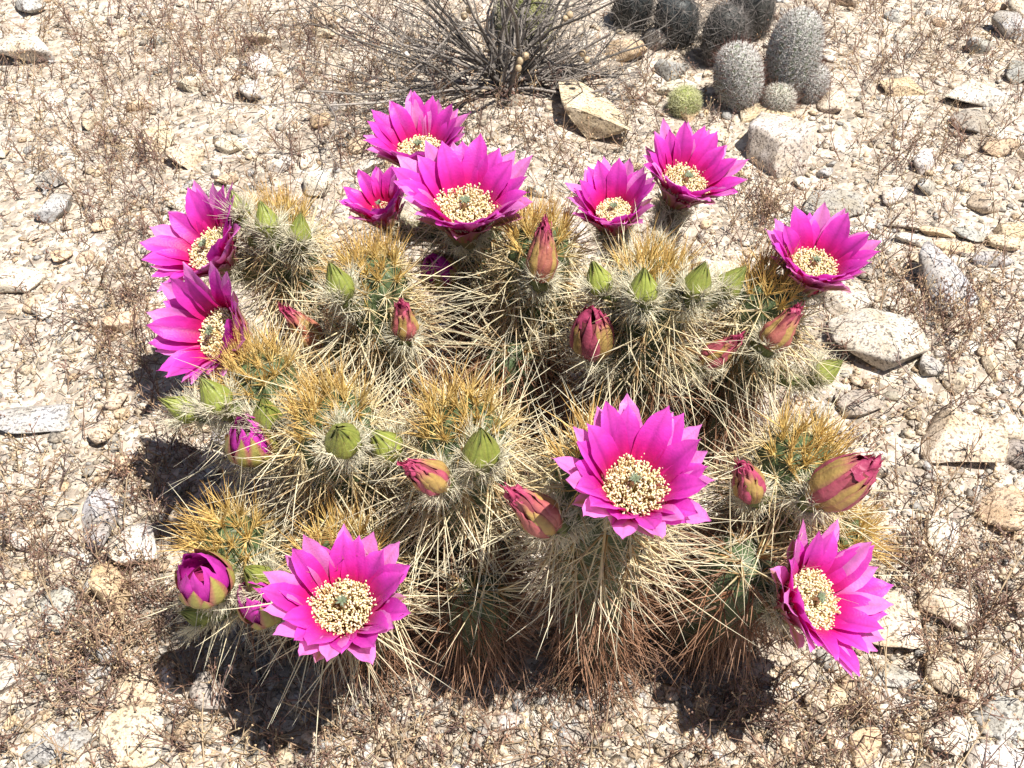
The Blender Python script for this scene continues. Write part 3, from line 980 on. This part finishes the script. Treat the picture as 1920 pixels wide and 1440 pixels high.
def withered(st, px, py, z, cd, len_=.034, rad=.0105, fat=False, pink=.5):
    """a spent flower closed into a twisted spindle"""
    len_, rad = len_ * .90, rad * .72
    if fat:
        prof = lambda t: rad * (min(1, (t + .14) / .42) ** .6) * (1 - .52 * max(0, (t - .5) / .5) ** 1.8)
    else:
        prof = lambda t: rad * (min(1, (t + .25) / .5) ** .5) * (1 - .62 * max(0, (t - .30) / .70) ** 1.0)
    root, n, org, F3, ctr, rf = bud_common(st, px, py, z, cd, len_, 'withered_flower', prof(0), gap=.018)
    sd_ = random.randint(0, 999)
    crump = .0040 if not fat else .0016
    pk = np.array([.42, .06, .14]); ol = np.array([.36, .235, .075]); br = np.array([.36, .15, .075])
    core_mesh(root, prof, len_, F3, org, (.22, .05, .06), .9)
    off = random.uniform(0, 6.28)
    cnt = 18
    for i in range(cnt):
        olive = (i % 2 == 0)
        def cf(t, q, u, olive=olive):
            base = (ol if olive else br * (1 - pink) + pk * .8 * pink)
            edge = np.clip((u - .45) / .55, 0, 1)
            c = base * (1 - edge * .45) + pk * .7 * edge * .45
            k = np.clip((t - (.62 if not fat else .72)) / .3, 0, 1)
            return c * (1 - k) + pk * 1.05 * k
        t1 = random.uniform(.88, 1.1) if i < 9 else (random.uniform(.72, 1.0) if fat else random.uniform(.5, .9))
        me = wrap('tepal', M_SEPAL, F3, org, prof, len_, off + i * 2.39996, .36 if not fat else .34, -.02, t1, .0002 + .00028 * (i // 4) * (1 if i >= 8 else .3), cf,
                  twist=.7 if not fat else .25, crump=crump, A=16, B=9, seed=sd_ + i)
        obj('tepal', me, root, org)
    # shrivelled petal tips at the mouth
    for i in range(7 if not fat else 5):
        def cf2(t, q, u):
            return pk * (1.25 - .3 * u) + 0 * q
        pr2 = (lambda t: prof(min(1, t)) * max(.05, 1.0 - 2.4 * (t - .78))) if fat else (lambda t: prof(min(1, t)) * (.62 - .25 * (t - .8) / .3))
        me = wrap('tepal', M_PETAL, F3, org, pr2, len_, off + i * .95, .75, .78, random.uniform(1.0, 1.22), 0, cf2, twist=1.2, crump=.0050 if not fat else .0035, A=14, B=11, seed=sd_ + 40 + i)
        obj('tepal', me, root, org)
    fine_spines(org, ctr, rf, 440, .006, .012, org, root)
    fine_spines(org, lambda t: (org + n * len_ * .12 * t, n), lambda t: prof(.1 * t) + .001, 90, .006, .011, org, root, up=.5)
    return root

# ------------------------------------------------------------------ the clump
S = {}
S[1] = make_stem(512, 405, .150, 'cactus stem with two upright green buds at its crown and an outward leaning flower', rad=.022)
S[2] = make_stem(690, 490, .165, 'cactus stem with gold crown between one green bud and two shrivelled brown flowers', rad=.024)
S[3] = make_stem(880, 345, .150, 'cactus stem behind the clump carrying two open flowers and a partly open one', rad=.024)
S[4] = make_stem(1012, 425, .165, 'gold crowned cactus stem with one tall upright withered flower beside an olive pink bud', rad=.023)
S[5] = make_stem(472, 680, .155, 'cactus stem with three green buds, one opening magenta bud and a flower at its left', rad=.024)
S[6] = make_stem(1232, 500, .175, 'broad cactus stem ringed by four green buds with a fat closing pink flower', rad=.027)
S[7] = make_stem(1455, 520, .150, 'cactus stem with one flower above a drooping brown withered flower, by the white boulder', rad=.025)
S[8] = make_stem(612, 765, .175, 'gold crowned cactus stem with two green buds at its foot and no open flower', rad=.026)
S[9] = make_stem(862, 775, .185, 'central gold crowned cactus stem with a green bud and a limp pink withered flower', rad=.027)
S[10] = make_stem(1130, 850, .190, 'tall cactus stem topped by the largest open flower above dark tangled spines', rad=.027, base=(.048, -.128))
S[11] = make_stem(1520, 838, .150, 'yellow crowned cactus stem with a fat closed pink flower and a shrivelled red one', rad=.025)
S[12] = make_stem(1600, 985, .085, 'short cactus stem leaning outward with a yellow fringe and no flowers', rad=.017, lean=.86)
S[13] = make_stem(412, 1000, .115, 'short cactus stem with two opening magenta buds above a round shadow', rad=.021)
S[14] = make_stem(632, 1030, .130, 'front cactus stem hidden under one wide open flower with spines to the ground', rad=.025, base=(-.080, -.122))
S[15] = make_stem(1405, 1045, .110, 'shaded spiny cactus stem with a flower leaning right over the flat slab', rad=.027, base=(.105, -.112), crown=False)
S[16] = make_stem(960, 640, .100, 'low dark cactus stem sunk between the taller stems, without flowers', rad=.022, crown=False)
S[17] = make_stem(900, 1090, .080, 'low flowerless cactus stem in deep shade at the front of the clump', rad=.022, base=(-.022, -.125), crown=False)

# open flowers
make_flower(S[1], 388, 462, .140, (-.45, .45, .77), 1.26, .80, 13, .0175, zfix=True)
make_flower(S[5], 402, 622, .150, (-.55, .15, .82), 1.16, .66, 12, .0165, zfix=True)
make_flower(S[3], 872, 384, .172, (.02, .60, .80), 1.44, .76, 14, .0200, zfix=True)
make_flower(S[3], 785, 276, .145, (-.10, .64, .76), 1.20, .66, 12, .0170, zfix=True)
make_flower(S[3], 712, 385, .140, (-.25, .60, .75), .90, .32, 9, .008, stamens=40, zfix=True)
make_flower(S[6], 1150, 392, .165, (-.08, .62, .78), .96, .48, 12, .0145, zfix=True)
make_flower(S[6], 1288, 336, .152, (.22, .55, .80), 1.06, .66, 13, .0200, zfix=True)
make_flower(S[7], 1528, 494, .158, (.08, .60, .79), 1.12, .62, 13, .0175, zfix=True)
make_flower(S[10], 1188, 905, .215, (.10, .58, .80), 1.14, .80, 14, .0205)
make_flower(S[14], 642, 1132, .160, (.02, .58, .81), 1.16, .80, 14, .0205)
make_flower(S[15], 1530, 1122, .130, (.50, .34, .80), 1.22, .85, 13, .0195)

# green buds
green_bud(S[1], 498, 408, .172, (-.2, .85, .5), .025, .0085)
green_bud(S[1], 562, 428, .165, (.15, .85, .5), .023, .0080)
green_bud(S[1], 445, 385, .150, (-.3, .85, .3), .022, .0070)
green_bud(S[2], 632, 525, .175, (-.25, .75, .6), .027, .0095)
green_bud(S[6], 1120, 518, .185, (-.3, .75, .6), .024, .0085)
green_bud(S[6], 1207, 532, .190, (-.05, .75, .65), .024, .0090)
green_bud(S[6], 1312, 522, .185, (.2, .75, .6), .025, .0090)
green_bud(S[6], 1375, 525, .175, (.55, .65, .5), .025, .0085)
green_bud(S[5], 398, 738, .170, (-.35, .7, .6), .026, .0098)
green_bud(S[5], 335, 762, .155, (-.8, .4, .45), .024, .0080)
green_bud(S[5], 498, 772, .175, (.0, .7, .7), .024, .0085)
green_bud(S[8], 640, 820, .195, (.0, .35, .93), .026, .0098)
green_bud(S[8], 718, 830, .190, (-.45, .55, .7), .026, .0090)
green_bud(S[9], 902, 835, .200, (.0, .7, .7), .026, .0100)
green_bud(S[13], 478, 1080, .140, (-.35, .55, .75), .023, .0085)
green_bud(S[13], 365, 1150, .105, (-.5, .2, .6), .020, .0080)
green_bud(S[7], 1555, 692, .140, (.6, .5, .5), .023, .0085)
# magenta buds about to open
opening_bud(S[3], 820, 508, .180, (-.3, .6, .75), .027, .0120, .32)
opening_bud(S[5], 472, 825, .180, (-.12, .62, .78), .031, .0135, .50)
opening_bud(S[13], 382, 1085, .135, (-.1, .62, .78), .032, .0130, .60)
opening_bud(S[13], 490, 1128, .145, (-.25, .5, .8), .032, .0120, .60)
# spent flowers
withered(S[4], 1018, 468, .190, (.05, .85, .5), .038, .0105, pink=.25)
withered(S[2], 565, 612, .180, (-.55, .65, .5), .035, .0090, pink=.1)
withered(S[2], 757, 598, .180, (-.05, .75, .65), .026, .0085, pink=.5)
withered(S[6], 1110, 625, .185, (-.06, .7, .72), .037, .0150, fat=True, pink=.85)
withered(S[6], 1355, 655, .165, (.6, .5, .6), .032, .0090, pink=.7)
withered(S[7], 1470, 612, .175, (.45, .7, .5), .032, .0100, pink=.35)
withered(S[9], 795, 888, .200, (-.5, .35, .8), .030, .0095, pink=.8)
withered(S[10], 995, 952, .195, (-.55, .5, .65), .036, .0110, pink=.5)
withered(S[11], 1400, 898, .175, (-.35, .6, .7), .030, .0095, pink=.9)
withered(S[11], 1582, 902, .165, (.55, .55, .6), .041, .0145, fat=True, pink=.75)

# ------------------------------------------------------------------ dry shrub behind
def branch(acc, p, d, L, r, depth, col):
    K = 5
    pts = [p]
    dd = np.array(d)
    for i in range(K - 1):
        dd = nrm(dd + rng.normal(0, .16, 3) + np.array([0, 0, -.02]))
        p = p + dd * L / (K - 1)
        if p[2] < H(p[0], p[1]) + .002:
            p[2] = float(H(p[0], p[1])) + .002; dd[2] = abs(dd[2]) * .3
        pts.append(p)
    rr = np.linspace(r, r * .5, K)
    for i in range(K - 1):
        tubes(acc, np.array([[pts[i], pts[i + 1]]]), np.array([[rr[i], rr[i + 1]]]), col * random.uniform(.8, 1.2), 4 if r > .0009 else 3)
    if depth > 0:
        for j in range(random.randint(2, 4)):
            k = random.randint(1, K - 1)
            nd = nrm(dd + rng.normal(0, .50, 3))
            branch(acc, pts[k], nd, L * random.uniform(.35, .7), rr[k] * .70, depth - 1, col)

sb = on_ground(950, 165)
shrub = obj('dry_shrub', None, None, sb)
shrub.empty_display_size = .02
tag(shrub, 'leafless grey twiggy shrub fanning out behind the flowering clump', 'shrub')
GREY = np.array([.21, .185, .165])
for i in range(60):
    az = random.uniform(0, 6.283)
    el = random.choice([random.uniform(.08, .5), random.uniform(.3, 1.3)])
    d = np.array([math.cos(az) * math.cos(el) * 1.25, math.sin(az) * math.cos(el), math.sin(el)])
    if d[1] < -.55: d[1] *= .6
    ln = random.uniform(.12, .27) * (.6 if d[0] > .35 else .85)
    a = Acc()
    branch(a, sb + rng.normal(0, .008, 3) * np.array([1, 1, 0]) + np.array([0, 0, .002]), nrm(d), ln, random.uniform(.0012, .0024), 3, GREY * random.choice([.35, .6, .9, 1.2]))
    obj('branch', a.mesh('branch', M_TWIG, origin=sb), shrub, sb)
# dried seed beads hanging in the shrub
for (px, py, z) in [(965, 98, .05), (985, 105, .05), (975, 115, .05), (972, 128, .045), (1068, 28, .08), (1060, 35, .08), (1092, 100, .05), (1100, 112, .05), (870, 30, .08), (880, 18, .08)]:
    c = at(px, py, z)
    a = Acc()
    a.add(ICO[2][0] * np.array([.0030, .0030, .0034]) * random.uniform(.8, 1.2) * (1 + .08 * rng.normal(size=(len(ICO[2][0]), 1))) + c, np.array([.42, .32, .20]), tris=ICO[2][1])
    tubes(a, np.array([[c, c + np.array([random.gauss(0, .004), .004, .012])]]), np.array([[.0004, .0003]]), GREY, 3)
    obj('seed_capsule', a.mesh('seed_capsule', M_SEPAL, origin=sb), shrub, sb)

# ------------------------------------------------------------------ small cacti behind
def ball_cactus(name, px, py_base, w, h, label, group, cat, bodyc, radial, tipc, dens, lr=(.004, .007), central=None, tilt=(0, 0), crownc=None):
    p = on_ground(px, py_base)
    root = obj(name, None, None, p)
    root.empty_display_size = .02
    tag(root, label, cat, group)
    ax = nrm(np.array([tilt[0], tilt[1], 1.0]))
    F3 = frame(ax, up=np.array([0, 1.0, 0]))
    T = np.linspace(0, 1, 26); S_ = 44
    th = np.arange(S_) * 2 * math.pi / S_
    def prof(t):
        return w / 2 * np.clip(np.sqrt(np.clip(1 - (2 * np.clip(t, 0, 1) ** 1.15 - 1) ** 2 * (1 if True else 0), 0, 1)), .0, 1) ** .75
    V = np.zeros((26, S_, 3)); C = np.zeros((26, S_, 3))
    for i, t in enumerate(T):
        tt = .12 + .88 * t
        bumps = 1 + .07 * np.cos(th * 11 + i * 1.6) * np.cos(i * 1.5)
        V[i] = np.stack([prof(tt) * bumps * np.cos(th), prof(tt) * bumps * np.sin(th), np.full(S_, t * h)], -1)
        C[i] = bodyc
    a = Acc(); grid(a, V @ F3.T + p - ax * .004, C, closed=True)
    obj('body', a.mesh('body', M_BODY, origin=p), root, p)
    B, D, Cc, TT = [], [], [], []
    m = int(dens * (.9 if name == 'dark_cholla' else 2.3))
    for i in range(m):
        t = (i + .5) / m
        z_ = t
        az = i * 2.39996
        tt = .12 + .88 * z_
        r = prof(tt)
        dr = (prof(min(1, tt + .02)) - prof(max(0, tt - .02))) / (.04 * h / .88)
        nn = nrm(np.array([math.cos(az), math.sin(az), -dr if z_ < .97 else 6]))
        c0 = np.array([r * math.cos(az), r * math.sin(az), z_ * h])
        T1 = frame(nn)
        for j in range(13):
            an = j / 13 * 6.283 + random.gauss(0, .15)
            B.append(c0); D.append(T1[:, 0] * math.cos(an) + T1[:, 1] * math.sin(an) + nn * random.uniform(.15, .45)); TT.append(0)
        if central is not None:
            for j in range(2):
                B.append(c0); D.append(nn + rng.normal(0, .35, 3) + np.array([0, 0, .3])); TT.append(1)
        Cc.append(z_)
    B, D, TT = np.array(B) @ F3.T + p - ax * .004, np.array(D) @ F3.T, np.array(TT)
    a = Acc()
    k = TT == 0
    spines(a, B[k], D[k], rng.uniform(lr[0], lr[1], k.sum()) * 1.15, .00038, radial, tipc, .05, 2)
    if central is not None:
        spines(a, B[~k], D[~k], rng.uniform(.008, .013, (~k).sum()), .00026, central, central * .7, .12, 3)
    o = obj('spines', a.mesh('spines', M_FINE, origin=p), root, p); o['kind'] = 'stuff'
    return root
GW = np.array([.84, .81, .78]); PK = np.array([.45, .16, .14])
ball_cactus('nipple_cactus', 1472, 172, .048, .084, 'tallest white spined nipple cactus with reddish hooked spines at its crown', 'nipple cacti behind the clump', 'cactus', np.array([.13, .17, .10]), GW, GW * 1.1, 210, central=np.array([.16, .08, .06]), tilt=(.06, .1))
ball_cactus('nipple_cactus', 1388, 192, .043, .062, 'oval white spined nipple cactus leaning against the dark cholla, second in size', 'nipple cacti behind the clump', 'cactus', np.array([.15, .18, .10]), GW, GW * 1.1, 150, central=np.array([.20, .09, .07]), tilt=(-.2, .1))
ball_cactus('nipple_cactus', 1457, 205, .029, .028, 'smallest globular nipple cactus at the foot of the tallest one', 'nipple cacti behind the clump', 'cactus', np.array([.15, .18, .10]), GW * np.array([1, .98, .85]), GW * 1.1, 80, lr=(.003, .006), central=np.array([.24, .14, .10]))
ball_cactus('nipple_cactus', 1512, 178, .034, .036, 'round nipple cactus half hidden behind the tallest one', 'nipple cacti behind the clump', 'cactus', np.array([.15, .18, .10]), GW, GW * 1.1, 90, central=np.array([.24, .11, .08]))
YG = np.array([.62, .62, .28])
ball_cactus('young_cholla', 1282, 208, .026, .026, 'tiny yellow green spiny cactus beside the back right flower', None, 'cactus', np.array([.30, .36, .07]), YG, np.array([.8, .8, .55]), 50, lr=(.005, .009))
ball_cactus('young_cholla', 985, 72, .046, .064, 'pale yellow spined cactus growing inside the dry shrub', None, 'cactus', np.array([.30, .36, .08]), YG * 1.1, np.array([.85, .83, .62]), 90, lr=(.010, .018))
DK = np.array([.30, .27, .25])  # cholla greys, bodies too, deepened in colour for the shade they stand in
ball_cactus('dark_cholla', 1345, 110, .040, .060, 'dark grey spiny cholla joint nearest the oval nipple cactus', None, 'cactus', np.array([.05, .05, .045]), DK, DK * .8, 70, lr=(.010, .020), tilt=(.1, 0))
ball_cactus('dark_cholla', 1270, 75, .044, .055, 'dark grey cholla joint between the shrub and other cholla joints', None, 'cactus', np.array([.045, .05, .05]), DK * .7, DK * .6, 60, lr=(.010, .020), tilt=(-.15, 0))
ball_cactus('dark_cholla', 1400, 60, .046, .060, 'dark grey cholla joint rising behind the tallest nipple cactus', None, 'cactus', np.array([.05, .05, .045]), DK * .8, DK * .7, 60, lr=(.010, .018))
ball_cactus('dark_cholla', 1180, 45, .040, .050, 'dark cholla joint wrapped in shrub twigs', None, 'cactus', np.array([.04, .045, .045]), DK * .6, DK * .5, 50, lr=(.010, .018), tilt=(.1, 0))

# ------------------------------------------------------------------ dry weeds and litter
PATCH = [(450, 80, 560, 130, 1.0), (230, 330, 110, 230, .9), (690, 190, 130, 170, 1.0), (1780, 70, 230, 120, 1.0), (1800, 270, 160, 80, .7), (1430, 400, 60, 100, .8), (1790, 590, 170, 110, .8),
         (225, 610, 95, 130, 1.0), (60, 640, 90, 100, .3), (260, 930, 70, 90, .8), (210, 1180, 150, 200, .75), (60, 1010, 80, 120, .4), (700, 1390, 420, 70, .5), (1480, 1340, 260, 100, .55), (1800, 1130, 150, 220, .6),
         (960, 240, 330, 110, .8), (1250, 190, 120, 100, .6), (330, 840, 60, 130, .7), (60, 250, 100, 120, .6), (1620, 480, 100, 60, .5), (1660, 60, 160, 150, .8), (20, 870, 60, 100, .3), (1860, 700, 90, 130, .5), (420, 1330, 120, 90, .5)]
def density(px, py):
    d = np.full(px.shape, .17)
    for x, y, rx, ry, w in PATCH:
        d = np.maximum(d, w * np.exp(-(((px - x) / rx) ** 2 + ((py - y) / ry) ** 2) * 1.1))
    return d
def scatter(n, extra=1.0):
    px = rng.uniform(-80, 2000, n); py = rng.uniform(-70, 1520, n)
    d = CR[None] * ((px - 960) / 960 * TH)[:, None] + CU[None] * (-(py - 720) / 960 * TH)[:, None] - CT[None]
    k = -CAMLOC[2] / d[:, 2]
    G = CAMLOC[None] + d * k[:, None]
    den = density(px, py) * (.35 + 1.3 * fbm(G * 28, 21, 2) ** 1.5)
    G = G[rng.uniform(0, 1, n) < den * extra]
    G[:, 2] = H(G[:, 0], G[:, 1])
    ok = ~(((G[:, 0] - CLUMP[0]) / .165) ** 2 + ((G[:, 1] - CLUMP[1]) / .13) ** 2 < 1)
    for a_, b_, c_ in ROCKS[:70]:
        ok &= ((G[:, 0] - a_) ** 2 + (G[:, 1] - b_) ** 2 > (c_ * .62) ** 2)
    return G[ok]

WC = np.array([[.22, .14, .10], [.18, .105, .08], [.28, .19, .125], [.16, .105, .09], [.37, .28, .18]])
def weed_plants(acc, G, hmin, hmax, nb, spread=.45):
    N = len(G)
    hh = rng.uniform(hmin, hmax, N)
    lean = rng.normal(0, spread, (N, 2))
    D = np.concatenate([lean, np.ones((N, 1))], 1); D /= np.linalg.norm(D, axis=1, keepdims=True)
    s = np.linspace(0, 1, 4)
    bow = rng.normal(0, .13, (N, 3)) * np.array([1, 1, .2])
    P = G[:, None] + D[:, None] * (hh[:, None] * s)[..., None] + bow[:, None] * (hh[:, None] * s ** 2)[..., None]
    col = WC[rng.integers(0, 5, N)] * rng.uniform(.9, 1.7, (N, 1))
    tubes(acc, P, np.array([.00050, .00044, .00036, .00022])[None] * rng.uniform(.8, 1.2, (N, 1)), np.broadcast_to(col[:, None], (N, 4, 3)))
    tips = [P[:, -1]]
    for j in range(nb):
        q = rng.uniform(.15, .95, N)
        i = np.minimum((q * 3).astype(int), 2)
        f = (q * 3 - i)[:, None]
        b = P[np.arange(N), i] * (1 - f) + P[np.arange(N), i + 1] * f
        d2 = D + rng.normal(0, .75, (N, 3)); d2 /= np.linalg.norm(d2, axis=1, keepdims=True)
        L2 = hh * rng.uniform(.15, .45, N)
        e = b + d2 * L2[:, None]
        m = (b + e) / 2 + rng.normal(0, .05, (N, 3)) * L2[:, None]
        Q = np.stack([b, m, e], 1)
        Q[..., 2] = np.maximum(Q[..., 2], (H(Q[..., 0], Q[..., 1]) + .0004))
        tubes(acc, Q, np.array([.00033, .00028, .00018])[None] * np.ones((N, 1)), np.broadcast_to(col[:, None], (N, 3, 3)))
        tips.append(e)
    tp = np.concatenate(tips)
    cc = np.concatenate([col] * len(tips))
    k = rng.uniform(0, 1, len(tp)) < .55
    tp, cc = tp[k], cc[k]
    o6 = np.array([[1, 0, 0], [-1, 0, 0], [0, 1, 0], [0, -1, 0], [0, 0, 1.6], [0, 0, -1.6]]) * .00075
    f8 = np.array([[0, 2, 4], [2, 1, 4], [1, 3, 4], [3, 0, 4], [2, 0, 5], [1, 2, 5], [3, 1, 5], [0, 3, 5]])
    V = o6[None] * rng.uniform(.6, 1.4, (len(tp), 1, 3)) + tp[:, None]
    acc.add(V, np.broadcast_to((cc * np.array([1.25, 1.2, 1.1]))[:, None], V.shape), tris=(f8[None] + (np.arange(len(tp)) * 6)[:, None, None]).reshape(-1, 3))

acc = Acc()
weed_plants(acc, scatter(16000), .010, .042, 6)
tag(obj('dry_weeds', acc.mesh('dry_weeds', M_GRASS)), 'thin brown dried weed stalks growing all over the gravel', 'weeds', kind='stuff')
acc = Acc()
G = scatter(40000, 1.0)
N = len(G)
an = rng.uniform(0, 6.283, N)
D = np.stack([np.cos(an), np.sin(an), rng.normal(.08, .15, N)], 1)
L = rng.uniform(.004, .016, N)
E = G + D * L[:, None]
G2, E2 = G.copy(), E
G2[:, 2] += rng.uniform(.0005, .003, N)
E2[:, 2] = H(E2[:, 0], E2[:, 1]) + rng.uniform(.0005, .004, N)
Mi = (G2 + E2) / 2 + rng.normal(0, .0012, (N, 3)); Mi[:, 2] = np.maximum(Mi[:, 2], H(Mi[:, 0], Mi[:, 1]) + .0005)
C = np.array([[.42, .31, .19], [.30, .19, .12], [.55, .45, .30], [.22, .14, .10]])[rng.integers(0, 4, N)] * rng.uniform(.7, 1.15, (N, 1))
tubes(acc, np.stack([G2, Mi, E2], 1), np.array([.0003, .0003, .00018])[None] * rng.uniform(.7, 1.5, (N, 1)), np.broadcast_to(C[:, None], (N, 3, 3)))
tag(obj('plant_litter', acc.mesh('plant_litter', M_GRASS)), 'broken straw and fallen stalk litter strewn on the ground', 'litter', kind='stuff')

# weeds one can tell apart
def tuft(px, py, n, rad, h, label, name='weed_tuft', nb=5, spread=.5):
    p = on_ground(px, py)
    G = p[None] + np.stack([rng.normal(0, rad, n), rng.normal(0, rad, n), np.zeros(n)], 1)
    G[:, 2] = H(G[:, 0], G[:, 1]) - .001
    a = Acc()
    weed_plants(a, G, h * .5, h, nb, spread)
    tag(obj(name, a.mesh(name, M_GRASS, origin=p), None, p), label, 'weed')
tuft(1690, 1065, 34, .008, .026, 'spiky dead weed tuft beside the short outward leaning stem', spread=.9)
tuft(225, 890, 30, .008, .024, 'low brown weed tuft by the shaded left foot of the clump', spread=.8)
tuft(1760, 600, 26, .012, .030, 'reddish weed tuft beyond the large white boulder')
tuft(1430, 400, 28, .011, .030, 'dark weed tuft in front of the pointed white rock')
tuft(1835, 1175, 4, .003, .075, 'tall thin branched weed stalk rising from open gravel', nb=9, spread=.35)
tuft(1780, 1330, 18, .008, .040, 'wiry weed tuft above the broken blocks')
tuft(190, 1260, 14, .012, .036, 'bushy brown weed tuft near the two cream slabs')
